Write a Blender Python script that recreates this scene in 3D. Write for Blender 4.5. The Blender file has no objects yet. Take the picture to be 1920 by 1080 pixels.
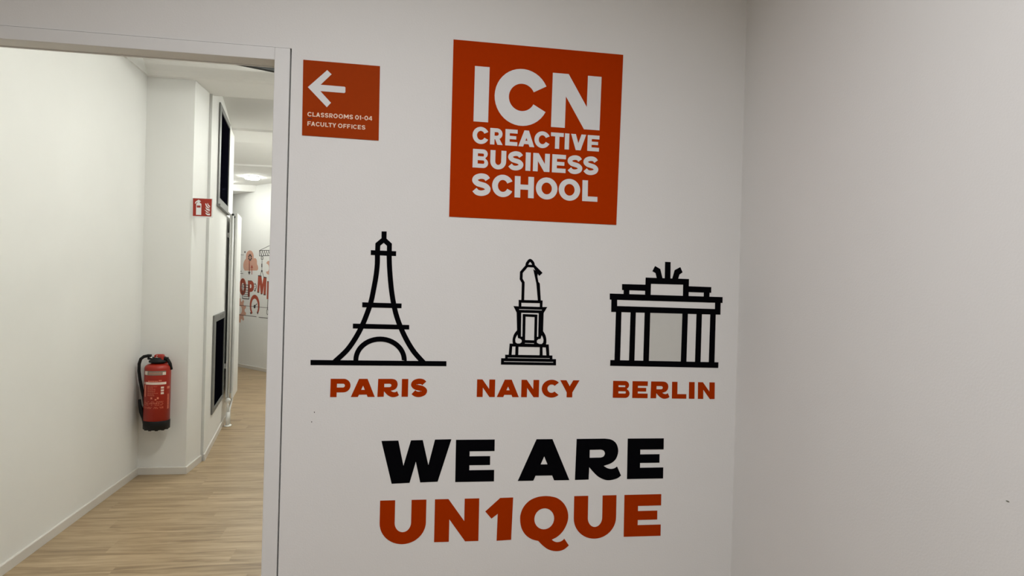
import bpy, bmesh, math, random
from mathutils import Vector, Matrix
from mathutils.geometry import tessellate_polygon
random.seed(7)
S = bpy.context.scene
COL = S.collection
EYE = Vector((0, 0, 1.5))
FPX = 1294.38

# ------------------------------------------------------------------ camera
yaw, pitch, roll = -0.16514, -0.003056, -0.027197
cy, sy, cp, sp, cr, sr = math.cos(yaw), math.sin(yaw), math.cos(pitch), math.sin(pitch), math.cos(roll), math.sin(roll)
fwd = Vector((-sy * cp, cy * cp, sp))
right0 = Vector((cy, sy, 0))
down0 = fwd.cross(right0)
right = cr * right0 + sr * down0
down = -sr * right0 + cr * down0
cd = bpy.data.cameras.new('camera')
cd.sensor_width = 36.0
cd.lens = FPX * 36.0 / 1920.0
cd.clip_start = 0.05
cam = bpy.data.objects.new('camera', cd)
COL.objects.link(cam)
m = Matrix((right, -down, -fwd)).transposed().to_4x4()
m.translation = EYE
cam.matrix_world = m
S.camera = cam

# ------------------------------------------------------------------ world, exposure
w = bpy.data.worlds.new('world')
S.world = w
w.use_nodes = True
w.node_tree.nodes['Background'].inputs[0].default_value = (1.0, 0.97, 0.93, 1)
w.node_tree.nodes['Background'].inputs[1].default_value = 0.05
S.view_settings.view_transform = 'Standard'
S.view_settings.look = 'None'
S.view_settings.exposure = 0.0
S.view_settings.gamma = 1.0
S.view_settings.use_curve_mapping = False


def area_light(name, loc, power, size, color, spread=170, size_y=None, rot=(0, 0, 0)):
    l = bpy.data.lights.new(name, 'AREA')
    l.energy = power
    l.color = color
    l.shape = 'RECTANGLE' if size_y else 'DISK'
    l.size = size
    if size_y:
        l.size_y = size_y
    l.spread = math.radians(spread)
    o = bpy.data.objects.new(name, l)
    o.location = loc
    o.rotation_euler = rot
    COL.objects.link(o)
    return o


ROOM_C = (0.92, 0.928, 0.962)
HALL_C = (0.95, 0.975, 0.91)
area_light('room_lamp_light', (-0.12, 0.45, 2.86), 23.3, 0.5, ROOM_C, 148)
area_light('room_lamp_light', (-0.9, -1.7, 2.86), 6, 0.5, ROOM_C, 160)
# corridor lamps are glowing drums on the ceiling: place and emission strength
HALL = [((-0.38, 3.30), 172), ((-0.62, 4.9), 122), ((-0.58, 5.82), 34), ((-0.72, 7.95), 225), ((-1.0, 9.0), 160),  # lamps beside the pillar and in the farther vault are added fill, unseen
        ((-2.21, 11.0), 64), ((-2.78, 11.62), 42)]


# ------------------------------------------------------------------ pixel rays to real planes of the building
def ray(px, py):
    v = right * (px - 960) + down * (py - 540) + fwd * FPX
    return v.normalized()


def on_y(px, py, Y):
    r = ray(px, py)
    return EYE + r * (Y / r.y)


def on_plane(px, py, p0, n):
    r = ray(px, py)
    return EYE + r * ((Vector(p0) - EYE).dot(n) / r.dot(n))


# ------------------------------------------------------------------ materials
def srgb(r, g, b):
    f = lambda c: (c / 255 / 12.92) if c / 255 <= 0.04045 else ((c / 255 + 0.055) / 1.055) ** 2.4
    return (f(r), f(g), f(b), 1)


def material(name, col, rough=0.6, metal=0.0, noise=0.0, nscale=40, bump=0.0, bscale=300, spec=0.5, emit=None):
    mt = bpy.data.materials.new(name)
    mt.use_nodes = True
    nt = mt.node_tree
    b = nt.nodes['Principled BSDF']
    b.inputs['Base Color'].default_value = col
    b.inputs['Roughness'].default_value = rough
    b.inputs['Metallic'].default_value = metal
    b.inputs['Specular IOR Level'].default_value = spec
    tc = nt.nodes.new('ShaderNodeTexCoord')
    if noise:
        n = nt.nodes.new('ShaderNodeTexNoise')
        n.inputs['Scale'].default_value = nscale
        n.inputs['Detail'].default_value = 3
        nt.links.new(tc.outputs['Object'], n.inputs['Vector'])
        rp = nt.nodes.new('ShaderNodeValToRGB')
        rp.color_ramp.elements[0].position = 0.3
        rp.color_ramp.elements[1].position = 0.7
        rp.color_ramp.elements[0].color = tuple(c * (1 - noise) for c in col[:3]) + (1,)
        rp.color_ramp.elements[1].color = tuple(min(1, c * (1 + noise)) for c in col[:3]) + (1,)
        nt.links.new(n.outputs['Fac'], rp.inputs['Fac'])
        nt.links.new(rp.outputs['Color'], b.inputs['Base Color'])
    if bump:
        n2 = nt.nodes.new('ShaderNodeTexNoise')
        n2.inputs['Scale'].default_value = bscale
        n2.inputs['Detail'].default_value = 2
        nt.links.new(tc.outputs['Object'], n2.inputs['Vector'])
        bp = nt.nodes.new('ShaderNodeBump')
        bp.inputs['Strength'].default_value = bump
        bp.inputs['Distance'].default_value = 0.001
        nt.links.new(n2.outputs['Fac'], bp.inputs['Height'])
        nt.links.new(bp.outputs['Normal'], b.inputs['Normal'])
    if emit:
        b.inputs['Emission Color'].default_value = emit[0]
        b.inputs['Emission Strength'].default_value = emit[1]
    return mt


M = {}
M['room_paint'] = material('room wall paint', (0.78, 0.775, 0.765, 1), 0.55, noise=0.012, nscale=3, bump=0.25, bscale=220, spec=0.35)
M['hall_paint'] = material('corridor wall paint', (0.80, 0.795, 0.775, 1), 0.6, noise=0.01, nscale=3, bump=0.2, bscale=220, spec=0.3)
M['ceiling'] = material('ceiling paint', (0.80, 0.79, 0.77, 1), 0.8, noise=0.01, nscale=2, spec=0.2)
M['frame'] = material('door frame lacquer', (0.77, 0.77, 0.765, 1), 0.4, noise=0.005)
M['base'] = material('skirting lacquer', (0.66, 0.63, 0.59, 1), 0.35, noise=0.005)
M['orange'] = material('orange vinyl', srgb(172, 51, 0), 0.6, noise=0.02, nscale=90, spec=0.02)
M['orange_dark'] = material('orange printed board', srgb(160, 59, 16), 0.6, noise=0.02, nscale=90, spec=0.02)
M['rust'] = material('rust orange vinyl', srgb(162, 49, 0), 0.6, noise=0.02, nscale=90, spec=0.02)
M['black'] = material('black vinyl', (0.003, 0.003, 0.004, 1), 0.7, noise=0.1, nscale=90, spec=0.0)
M['white'] = material('white vinyl', (0.75, 0.75, 0.755, 1), 0.5, noise=0.005, spec=0.3)
M['cream'] = material('cream print', srgb(238, 212, 190), 0.5, noise=0.005, spec=0.3)
M['grey'] = material('grey vinyl', srgb(205, 205, 200), 0.5, noise=0.01, spec=0.3)
M['maroon'] = material('maroon ink', srgb(60, 8, 10), 0.6, noise=0.02)
M['glass_black'] = material('black glass', (0.002, 0.002, 0.004, 1), 0.6, noise=0.1, spec=0.0)
M['steel'] = material('brushed steel', (0.17, 0.17, 0.165, 1), 0.55, 0.3, noise=0.05, nscale=60)
M['ext_red'] = material('red lacquer', srgb(156, 31, 12), 0.4, noise=0.02, nscale=20)
M['sign_red'] = material('signal red board', srgb(150, 32, 8), 0.5, noise=0.02, nscale=60)
M['rubber'] = material('black rubber', (0.006, 0.006, 0.0065, 1), 0.5, noise=0.1, spec=0.25)
M['chrome'] = material('chrome', (0.75, 0.75, 0.74, 1), 0.25, 1.0, noise=0.02)
M['label_grey'] = material('grey label', srgb(120, 122, 112), 0.5, noise=0.05)
M['label_white'] = material('pale label', srgb(226, 208, 196), 0.5, noise=0.02)
M['label_pink'] = material('faint label print', srgb(214, 122, 96), 0.5, noise=0.02)
M['radiator'] = material('radiator enamel', (0.80, 0.80, 0.78, 1), 0.3, noise=0.005)
M['salmon'] = material('salmon mural print', srgb(206, 158, 138), 0.6, noise=0.03, nscale=200)
M['mural_red'] = material('brick red mural print', srgb(166, 70, 46), 0.6, noise=0.03, nscale=200)
M['ink'] = material('dark mural print', srgb(52, 44, 44), 0.6, noise=0.05)
M['track'] = material('dark grey aluminium', (0.03, 0.03, 0.029, 1), 0.7, 0.0, noise=0.05, spec=0.1)
M['lamp'] = material('lamp diffuser', (0.9, 0.9, 0.88, 1), 0.4, emit=((1, 0.97, 0.9, 1), 9.0), noise=0.001)
M['slab'] = material('screed', (0.25, 0.22, 0.18, 1), 0.8, noise=0.05, nscale=8)


def wood():
    mt = bpy.data.materials.new('oak vinyl plank')
    mt.use_nodes = True
    nt = mt.node_tree
    L = nt.links.new
    b = nt.nodes['Principled BSDF']
    b.inputs['Roughness'].default_value = 0.42
    b.inputs['Specular IOR Level'].default_value = 0.4
    tc = nt.nodes.new('ShaderNodeTexCoord')
    oi = nt.nodes.new('ShaderNodeObjectInfo')
    off = nt.nodes.new('ShaderNodeVectorMath'); off.operation = 'ADD'
    mul = nt.nodes.new('ShaderNodeMath'); mul.operation = 'MULTIPLY'; mul.inputs[1].default_value = 37.0
    L(oi.outputs['Random'], mul.inputs[0])
    L(tc.outputs['Object'], off.inputs[0]); L(mul.outputs[0], off.inputs[1])
    mp = nt.nodes.new('ShaderNodeMapping')
    mp.inputs['Scale'].default_value = (0.8, 9, 1)
    L(off.outputs[0], mp.inputs['Vector'])
    n = nt.nodes.new('ShaderNodeTexNoise')
    n.inputs['Scale'].default_value = 2.4; n.inputs['Detail'].default_value = 7
    n.inputs['Roughness'].default_value = 0.62; n.inputs['Distortion'].default_value = 0.7
    L(mp.outputs[0], n.inputs['Vector'])
    rp = nt.nodes.new('ShaderNodeValToRGB')
    e = rp.color_ramp.elements
    e[0].position = 0.30; e[0].color = srgb(122, 98, 70)
    e[1].position = 0.72; e[1].color = srgb(190, 166, 134)
    k = e.new(0.5); k.color = srgb(166, 143, 111)
    L(n.outputs['Fac'], rp.inputs['Fac'])
    # finer pores
    mp2 = nt.nodes.new('ShaderNodeMapping'); mp2.inputs['Scale'].default_value = (5, 130, 1)
    L(off.outputs[0], mp2.inputs['Vector'])
    n2 = nt.nodes.new('ShaderNodeTexNoise'); n2.inputs['Scale'].default_value = 2.0; n2.inputs['Detail'].default_value = 3
    L(mp2.outputs[0], n2.inputs['Vector'])
    rp2 = nt.nodes.new('ShaderNodeValToRGB')
    rp2.color_ramp.elements[0].position = 0.3; rp2.color_ramp.elements[0].color = (0.84, 0.83, 0.82, 1)
    rp2.color_ramp.elements[1].position = 0.6; rp2.color_ramp.elements[1].color = (1, 1, 1, 1)
    L(n2.outputs['Fac'], rp2.inputs['Fac'])
    mx = nt.nodes.new('ShaderNodeMixRGB'); mx.blend_type = 'MULTIPLY'; mx.inputs[0].default_value = 1
    L(rp.outputs[0], mx.inputs[1]); L(rp2.outputs[0], mx.inputs[2])
    # plank to plank tone
    mr = nt.nodes.new('ShaderNodeMapRange')
    mr.inputs['To Min'].default_value = 0.96; mr.inputs['To Max'].default_value = 1.02
    L(oi.outputs['Random'], mr.inputs['Value'])
    hs = nt.nodes.new('ShaderNodeHueSaturation')
    L(mr.outputs[0], hs.inputs['Value']); L(mx.outputs[0], hs.inputs['Color'])
    L(hs.outputs[0], b.inputs['Base Color'])
    return mt


M['wood'] = wood()


# ------------------------------------------------------------------ mesh helpers
def link(name, bm, mat, parent=None, smooth=False):
    me = bpy.data.meshes.new(name)
    bmesh.ops.recalc_face_normals(bm, faces=bm.faces)
    bm.to_mesh(me); bm.free()
    mats = mat if isinstance(mat, list) else [mat]
    for x in mats:
        me.materials.append(M[x])
    if smooth:
        for p in me.polygons:
            p.use_smooth = True
    o = bpy.data.objects.new(name, me)
    COL.objects.link(o)
    if parent:
        o.parent = parent
        o.matrix_parent_inverse = Matrix.Identity(4)
        rt_ = parent
        while rt_.parent:
            rt_ = rt_.parent
        me.transform(rt_.matrix_basis.inverted())
    return o


def tag(o, label=None, cat=None, group=None, kind=None):
    for k, v in (('label', label), ('category', cat), ('group', group), ('kind', kind)):
        if v:
            o[k] = v
    return o


def thing(name, loc, label, cat, group=None):
    o = bpy.data.objects.new(name, None)
    o.location = loc
    o.empty_display_size = 0.1
    COL.objects.link(o)
    return tag(o, label, cat, group)


def prism(bm, foot, z0, z1):
    """vertical prism over a footprint of (x, y)"""
    a = [bm.verts.new((x, y, z0)) for x, y in foot]
    b = [bm.verts.new((x, y, z1)) for x, y in foot]
    n = len(foot)
    bm.faces.new(a[::-1]); bm.faces.new(b)
    for i in range(n):
        bm.faces.new((a[i], a[(i + 1) % n], b[(i + 1) % n], b[i]))


def box(bm, x0, x1, y0, y1, z0, z1):
    prism(bm, [(x0, y0), (x1, y0), (x1, y1), (x0, y1)], z0, z1)


def bevel_box(bm, x0, x1, y0, y1, z0, z1, r=0.002, seg=2):
    t = bmesh.new()
    box(t, x0, x1, y0, y1, z0, z1)
    bmesh.ops.bevel(t, geom=t.edges[:], offset=r, segments=seg, affect='EDGES', profile=0.5)
    me = bpy.data.meshes.new('t'); t.to_mesh(me); t.free(); bm.from_mesh(me); bpy.data.meshes.remove(me)


def struct(name, bm, mat, parent=None):
    o = link(name, bm, mat, parent)
    if not parent:
        o['kind'] = 'structure'
    return o


def tube(bm, pts, r, n=10, cap=True):
    pts = [Vector(p) for p in pts]
    rs = r if isinstance(r, (list, tuple)) else [r] * len(pts)
    rings = []
    up = None
    for i, p in enumerate(pts):
        d = (pts[min(i + 1, len(pts) - 1)] - pts[max(i - 1, 0)]).normalized()
        if up is None:
            up = Vector((0, 0, 1)) if abs(d.z) < 0.9 else Vector((1, 0, 0))
        a = (up - d * up.dot(d)).normalized()
        up = a
        b = d.cross(a)
        rings.append([bm.verts.new(p + (a * math.cos(t) + b * math.sin(t)) * rs[i]) for t in [2 * math.pi * k / n for k in range(n)]])
    for i in range(len(rings) - 1):
        for k in range(n):
            bm.faces.new((rings[i][k], rings[i][(k + 1) % n], rings[i + 1][(k + 1) % n], rings[i + 1][k]))
    if cap:
        bm.faces.new(rings[0][::-1]); bm.faces.new(rings[-1])


def lathe(bm, c, prof, n=32):
    rings = []
    for r, z in prof:
        rings.append([bm.verts.new((c[0] + r * math.cos(2 * math.pi * k / n), c[1] + r * math.sin(2 * math.pi * k / n), z)) for k in range(n)])
    for i in range(len(rings) - 1):
        for k in range(n):
            bm.faces.new((rings[i][k], rings[i][(k + 1) % n], rings[i + 1][(k + 1) % n], rings[i + 1][k]))
    bm.faces.new(rings[0][::-1]); bm.faces.new(rings[-1])


def slab(bm, outer, holes, normal, t0, t1):
    """flat shape (list of 3D points on a plane, with holes) given thickness from t0 to t1 along normal"""
    loops = [outer] + list(holes)
    flat = [p for l in loops for p in l]
    tris = tessellate_polygon(loops)
    a = [bm.verts.new(p + normal * t1) for p in flat]
    b = [bm.verts.new(p + normal * t0) for p in flat]
    for t in tris:
        if len(set(t)) == 3:
            try:
                bm.faces.new([a[i] for i in t])
                bm.faces.new([b[i] for i in reversed(t)])
            except ValueError:
                pass
    k = 0
    for l in loops:
        n = len(l)
        for i in range(n):
            j = (i + 1) % n
            try:
                bm.faces.new((a[k + i], a[k + j], b[k + j], b[k + i]))
            except ValueError:
                pass
        k += n


def smooth(pts, closed=True, n=5):
    """Catmull-Rom through points flagged with a third element 1; others stay corners"""
    out = []
    N = len(pts)
    rng = range(N) if closed else range(N - 1)
    for i in rng:
        p1, p2 = pts[i], pts[(i + 1) % N]
        s1, s2 = len(p1) > 2, len(p2) > 2
        out.append((p1[0], p1[1]))
        if not (s1 or s2):
            continue
        p0 = pts[(i - 1) % N] if s1 and (closed or i > 0) else p1
        p3 = pts[(i + 2) % N] if s2 and (closed or i + 2 < N) else p2
        for k in range(1, n):
            t = k / n
            q = []
            for c in (0, 1):
                q.append(0.5 * (2 * p1[c] + (p2[c] - p0[c]) * t + (2 * p0[c] - 5 * p1[c] + 4 * p2[c] - p3[c]) * t * t
                                + (3 * p1[c] - p0[c] - 3 * p2[c] + p3[c]) * t ** 3))
            out.append(tuple(q))
    if not closed:
        out.append((pts[-1][0], pts[-1][1]))
    return out


def stroke(pts, wd):
    """outline of a thick polyline with mitred joints"""
    P = [Vector((p[0], p[1])) for p in pts]
    l, r = [], []
    for i, p in enumerate(P):
        d0 = (p - P[i - 1]).normalized() if i else (P[1] - p).normalized()
        d1 = (P[i + 1] - p).normalized() if i < len(P) - 1 else d0
        n0 = Vector((-d0.y, d0.x)); n1 = Vector((-d1.y, d1.x))
        n = (n0 + n1).normalized()
        h = wd / 2 / max(0.5, n.dot(n0))
        l.append(tuple(p + n * h)); r.append(tuple(p - n * h))
    return l + r[::-1]


def arc(cx, cy_, rx, ry, a0, a1, n=20):
    return [(cx + rx * math.cos(math.radians(a0 + (a1 - a0) * i / n)), cy_ + ry * math.sin(math.radians(a0 + (a1 - a0) * i / n))) for i in range(n + 1)]


# ------------------------------------------------------------------ STRUCTURE
YW = 1.9
FRX0, FRX1 = -1.34, -0.294      # outer edges of the door frame
FRI0, FRI1 = -1.30, -0.333      # clear opening
HEAD, HEADO = 2.077, 2.110
RW = 0.9955                     # right wall
RH = 2.90
# room walls
g = 0.0035
for seg in [('wall_front', [(-3.0, FRX0 - g, 0, RH), (FRX1 + g, RW, 0, RH), (FRX0 - g, FRX1 + g, HEADO + 0.0015, RH)])]:
    bm = bmesh.new()
    for x0, x1, z0, z1 in seg[1]:
        box(bm, x0, x1, YW, YW + 0.055, z0, z1)
    struct(seg[0], bm, 'room_paint')
bm = bmesh.new(); box(bm, RW, RW + 0.12, -2.6, YW + 0.055, 0, RH); struct('wall_right', bm, 'room_paint')
bm = bmesh.new(); box(bm, -3.12, -3.0, -2.6, YW + 0.055, 0, RH); struct('wall_left', bm, 'room_paint')
bm = bmesh.new(); box(bm, -3.12, RW + 0.12, -2.72, -2.6, 0, RH); struct('wall_back', bm, 'room_paint')
bm = bmesh.new(); box(bm, -3.12, RW + 0.12, -2.72, YW + 0.055, RH, RH + 0.1); struct('ceiling', bm, 'ceiling')
# door frame: two jambs and a head, a little proud of the wall
fr = thing('door_frame', (FRI1, YW, 0), None, None)
fr['kind'] = 'structure'; fr.name = 'door_1'
for nm, a in (('jamb', (FRI1, FRX1, 0, HEADO)), ('jamb', (FRX0, FRI0, 0, HEADO)), ('head', (FRI0, FRI1, HEAD, HEADO))):
    bm = bmesh.new()
    bevel_box(bm, a[0], a[1], YW - 0.004, YW + 0.06, a[2], a[3], 0.0015)
    link(nm, bm, 'frame', fr)
bm = bmesh.new()
box(bm, FRI1 - 0.0, FRI1 + 0.004, YW + 0.06, YW + 0.066, 0, HEAD)
bevel_box(bm, FRI0, FRI1, YW + 0.055, YW + 0.063, HEAD - 0.002, HEAD + 0.004, 0.001)
link('door_seal', bm, 'frame', fr)

# corridor plan
CX, CY = -1.895, 5.590
PX = -1.553
K0 = Vector((-1.522, 5.965, 0)); K1 = Vector((-1.790, 7.93, 0))
G1 = Vector((-2.662, 12.395, 0)); G2 = Vector((-2.027, 11.621, 0))
gd = (G2 - G1).normalized()
GL = G1 - gd * 1.3; GR = G2 + gd * 0.95
HC = 3.0
bm = bmesh.new(); box(bm, CX - 0.12, CX, YW + 0.055, CY, 0, 3.12); struct('wall_corridor_left', bm, 'hall_paint')
bm = bmesh.new(); prism(bm, [(CX - 0.12, CY), (PX, CY), (-1.543, 5.955), (-1.60, 5.975), (CX - 0.12, 5.975)], 0, 3.3); struct('wall_pillar', bm, 'hall_paint')
bm = bmesh.new(); prism(bm, [(K0.x - 0.004, K0.y + 0.012), (K1.x, K1.y), (K1.x - 0.3, K1.y + 0.04), (K0.x - 0.3, K0.y + 0.05)], 0, 3.3); struct('wall_cabinet_side', bm, 'hall_paint')
bm = bmesh.new(); prism(bm, [(K1.x, K1.y), (GL.x - .15, GL.y), (GL.x - 0.4, GL.y), (K1.x - 0.15, K1.y)], 0, 3.3); struct('wall_corridor_bend', bm, 'hall_paint')
nG = Vector((gd.y, -gd.x, 0))
if nG.y > 0: nG = -nG
bk = -nG * 0.12
bm = bmesh.new(); prism(bm, [(GL.x, GL.y), (GR.x, GR.y), (GR.x + bk.x, GR.y + bk.y), (GL.x + bk.x, GL.y + bk.y)], 0, 3.3); struct('wall_corridor_end', bm, 'hall_paint')
RWL = [(0.12, YW + 0.055), (0.12, 5.2), (-0.55, 8.0), (GR.x + 0.02, GR.y + 0.02)]
bm = bmesh.new(); prism(bm, RWL + [(GR.x + 0.14, GR.y + 0.05), (-0.43, 8.05), (0.24, 5.2), (0.24, YW + 0.055)], 0, 3.3); struct('wall_corridor_right', bm, 'hall_paint')


def ceil_profile():
    pts = [(YW + 0.055, 3.10), (5.42, 3.10)]
    for i in range(1, 8):
        t = i / 8
        pts.append((5.42 + 0.15 * t, 3.10 - 0.10 * (t * t * (3 - 2 * t))))
    pts += [(5.575, 3.0), (6.03, 3.0), (6.045, 3.15), (6.12, 3.19), (6.3, 3.195), (6.8, 3.16), (7.3, 3.11), (7.6, 3.07), (7.62, 3.05),
            (8.26, 3.05), (8.275, 3.14), (8.35, 3.18), (8.55, 3.185), (9.1, 3.15), (9.6, 3.11), (9.95, 3.07), (9.97, 3.05),
            (12.0, 3.05), (12.04, 2.95), (13.6, 2.95)]
    return pts


bm = bmesh.new()
pr = ceil_profile()
lo = [[bm.verts.new((x, y, z)) for y, z in pr] for x in (-3.7, 0.24)]
hi = [[bm.verts.new((x, pr[0][0], 3.4)), bm.verts.new((x, pr[-1][0], 3.4))] for x in (-3.7, 0.24)]
for i in range(len(pr) - 1):
    bm.faces.new((lo[0][i], lo[0][i + 1], lo[1][i + 1], lo[1][i]))
bm.faces.new((hi[0][0], hi[0][1], hi[1][1], hi[1][0]))
bm.faces.new((lo[0][0], lo[1][0], hi[1][0], hi[0][0])); bm.faces.new((lo[0][-1], lo[1][-1], hi[1][1], hi[0][1]))
for s in (0, 1):
    bm.faces.new(lo[s] + [hi[s][1], hi[s][0]])
struct('ceiling_corridor', bm, 'ceiling')
# proud upper band along the left corridor wall, meeting the ceiling
bm = bmesh.new(); box(bm, CX, CX + 0.016, YW + 0.06, CY - 0.012, 3.003, 3.10); struct('trim_1', bm, 'hall_paint')

# floor: room slab, screed under the corridor, planks laid crosswise
bm = bmesh.new(); box(bm, -3.0, RW, -2.6, YW - 0.004, -0.05, 0.0); struct('floor_room', bm, 'wood')
bm = bmesh.new(); box(bm, -3.7, 0.24, YW - 0.004, 13.6, -0.06, -0.006)
floor = struct('floor', bm, 'slab')


def corridor_range(y):
    if y < 5.5: xl = CX
    elif y < 8: xl = -1.9
    else: xl = -1.79 - (y - 7.93) * 0.31
    if y < 5.2: xr = 0.12
    elif y < 8: xr = 0.12 - (y - 5.2) * 0.24
    else: xr = -0.55 - (y - 8) * 0.25
    return xl - 0.02, xr + 0.02


PW, PL = 0.178, 1.22
bm = bmesh.new()
box(bm, 0, PL - 0.0003, 0, PW - 0.0003, -0.006, 0)
first = None
row = 0
y = YW - 0.004
while y < 13.3:
    xl, xr = corridor_range(y)
    xl2, xr2 = corridor_range(y + PW)
    xl, xr = min(xl, xl2), max(xr, xr2)
    # end wall cuts diagonally
    ymax = 1e9
    x = -4.4 + ((row * 0.447) % 1.0) * PL
    while x < xr:
        if x + PL > xl:
            # skip planks wholly behind the end wall
            c = Vector((x + PL / 2, y, 0))
            near = min((Vector((xx, y, 0)) - G1).dot(nG) * -1 for xx in (x, x + PL))
            if near < 0:
                if first is None:
                    first = link('plank', bm, 'wood', floor)
                    p = first
                else:
                    p = first.copy(); COL.objects.link(p); p.parent = floor
                p.location = (x, y, 0.0)
        x += PL
    y += PW
    row += 1


# skirtings
def skirt(name, pts, side, h=0.055, t=0.011):
    """runs along floor points, thickness on one side; small bevelled top"""
    bm = bmesh.new()
    for i in range(len(pts) - 1):
        a = Vector(pts[i] + (0,)); b = Vector(pts[i + 1] + (0,))
        d = (b - a).normalized(); n = Vector((d.y, -d.x, 0)) * side
        prof = [(0, 0.0005), (t, 0.0005), (t, h - 0.004), (t - 0.003, h), (0, h)]
        A = [bm.verts.new(a + n * u + Vector((0, 0, v)) - d * (0.0)) for u, v in prof]
        B = [bm.verts.new(b + n * u + Vector((0, 0, v)) + d * (t * 0.6 if i < len(pts) - 2 else 0)) for u, v in prof]
        for k in range(5):
            bm.faces.new((A[k], A[(k + 1) % 5], B[(k + 1) % 5], B[k]))
        bm.faces.new(A[::-1]); bm.faces.new(B)
    return struct(name, bm, 'base')


skirt('baseboard_corridor_left', [(CX, YW + 0.06), (CX, CY - 0.011)], 1)
skirt('baseboard_pillar', [(CX, CY), (PX, CY)], 1)
skirt('baseboard_pillar_side', [(PX, CY - 0.011), (-1.543, 5.955)], 1)
skirt('baseboard_cabinet_side', [(K0.x, K0.y), (K1.x, K1.y)], 1)
skirt('baseboard_corridor_end', [(GL.x, GL.y), (GR.x, GR.y)], 1)
skirt('baseboard_corridor_right', [(0.12, YW + 0.06), (0.12, 5.2), (-0.55, 8.0)], -1)
skirt('baseboard_front', [(FRX1 + g, YW), (RW, YW)], 1)
skirt('baseboard_right', [(RW, YW), (RW, -2.6)], 1)

# ------------------------------------------------------------------ LETTERING
NW = Vector((0, -1, 0))      # out of the front wall, towards the room


class Line:
    """a line of lettering on the front wall: four corners (cap line and baseline) measured, mapped on the wall"""
    def __init__(s, tl, tr, br, bl, place=lambda x, y: on_y(x, y, YW), normal=NW):
        s.px = (tl, tr, br, bl)
        s.TL, s.TR, s.BR, s.BL = [place(*c) for c in (tl, tr, br, bl)]
        s.place, s.n = place, normal

    def frac(s, x):
        tl, tr, br, bl = s.px
        ml = ((tl[0] + bl[0]) / 2, (tl[1] + bl[1]) / 2); mr = ((tr[0] + br[0]) / 2, (tr[1] + br[1]) / 2)
        y = ml[1] + (mr[1] - ml[1]) * (x - ml[0]) / (mr[0] - ml[0])
        P = s.place(x, y)
        A = (s.TL + s.BL) / 2; B = (s.TR + s.BR) / 2
        return (P - A).dot(B - A) / (B - A).length_squared

    def pt(s, u, v):
        return (s.BL * (1 - u) + s.BR * u) * (1 - v) + (s.TL * (1 - u) + s.TR * u) * v

    def glyph(s, ch, x0, x1, font, name='letter', mat='white', parent=None, t0=0.0, t1=0.0006):
        u0, u1 = s.frac(x0), s.frac(x1)
        h = (s.pt(u0, 1) - s.pt(u0, 0)).length
        W = (s.pt(u1, .5) - s.pt(u0, .5)).length / h
        bm = bmesh.new()
        for i, (o, hs) in enumerate(GLYPH[ch](W, font)):
            f = lambda p: s.pt(u0 + (u1 - u0) * p[0] / W, p[1])
            slab(bm, [f(p) for p in o], [[f(p) for p in q] for q in hs], s.n, t0, t1 + 0.00001 * i)
        return link(name, bm, mat, parent)


def g_I(W, F): return [([(0, 0), (W, 0), (W, 1), (0, 1)], [])]
def g_dash(W, F): return [([(0, .36), (W, .36), (W, .52), (0, .52)], [])]
def g_L(W, F): return [([(0, 0), (W, 0), (W, F['b']), (F['s'], F['b']), (F['s'], 1), (0, 1)], [])]
def g_T(W, F):
    s, b, c = F['s'], F['b'], W / 2
    return [([(c - s / 2, 0), (c + s / 2, 0), (c + s / 2, 1 - b), (W, 1 - b), (W, 1), (0, 1), (0, 1 - b), (c - s / 2, 1 - b)], [])]
def g_E(W, F):
    s, b = F['s'], F['b']; mb = b * F.get('mid', .8); m0 = .5 - mb / 2; wm = W * F.get('ew', .9)
    return [([(0, 0), (W, 0), (W, b), (s, b), (s, m0), (wm, m0), (wm, m0 + mb), (s, m0 + mb), (s, 1 - b), (W, 1 - b), (W, 1), (0, 1)], [])]
def g_F(W, F):
    s, b = F['s'], F['b']; mb = b * F.get('mid', .8); m0 = .47 - mb / 2; wm = W * .9
    return [([(0, 0), (s, 0), (s, m0), (wm, m0), (wm, m0 + mb), (s, m0 + mb), (s, 1 - b), (W, 1 - b), (W, 1), (0, 1)], [])]
def g_H(W, F):
    s, b = F['s'], F['b'] * .5
    return [([(0, 0), (s, 0), (s, .5 - b), (W - s, .5 - b), (W - s, 0), (W, 0), (W, 1), (W - s, 1), (W - s, .5 + b), (s, .5 + b), (s, 1), (0, 1)], [])]
def g_N(W, F):
    s = F['s']; d = F.get('d', s * 1.12); k = 1 / (W - d)
    return [([(0, 0), (s, 0), (s, 1 - s * k), (W - d, 0), (W, 0), (W, 1), (W - s, 1), (W - s, s * k), (d, 1), (0, 1)], [])]
def g_M(W, F):
    s = F['s']; d = s * 1.1; c = W / 2
    return [([(0, 0), (s, 0), (s, .58), (c - s * .3, .22), (c + s * .3, .22), (W - s, .58), (W - s, 0), (W, 0), (W, 1), (W - d, 1), (c, .56), (d, 1), (0, 1)], [])]
def g_V(W, F):
    s = F['s'] * 1.12; t = s * .52; c = W / 2; y = 1 - (c - s) / (c - t)
    return [([(0, 1), (c - t, 0), (c + t, 0), (W, 1), (W - s, 1), (c, max(y, .12) if y < .9 else .3), (s, 1)], [])]
def g_Y(W, F):
    s = F['s']; a = s * 1.1; c = W / 2; h = s / 2
    return [([(0, 1), (c - h, F.get('yj', .36)), (c - h, 0), (c + h, 0), (c + h, F.get('yj', .36)), (W, 1), (W - a, 1), (c, F.get('yn', .62)), (a, 1)], [])]
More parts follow.
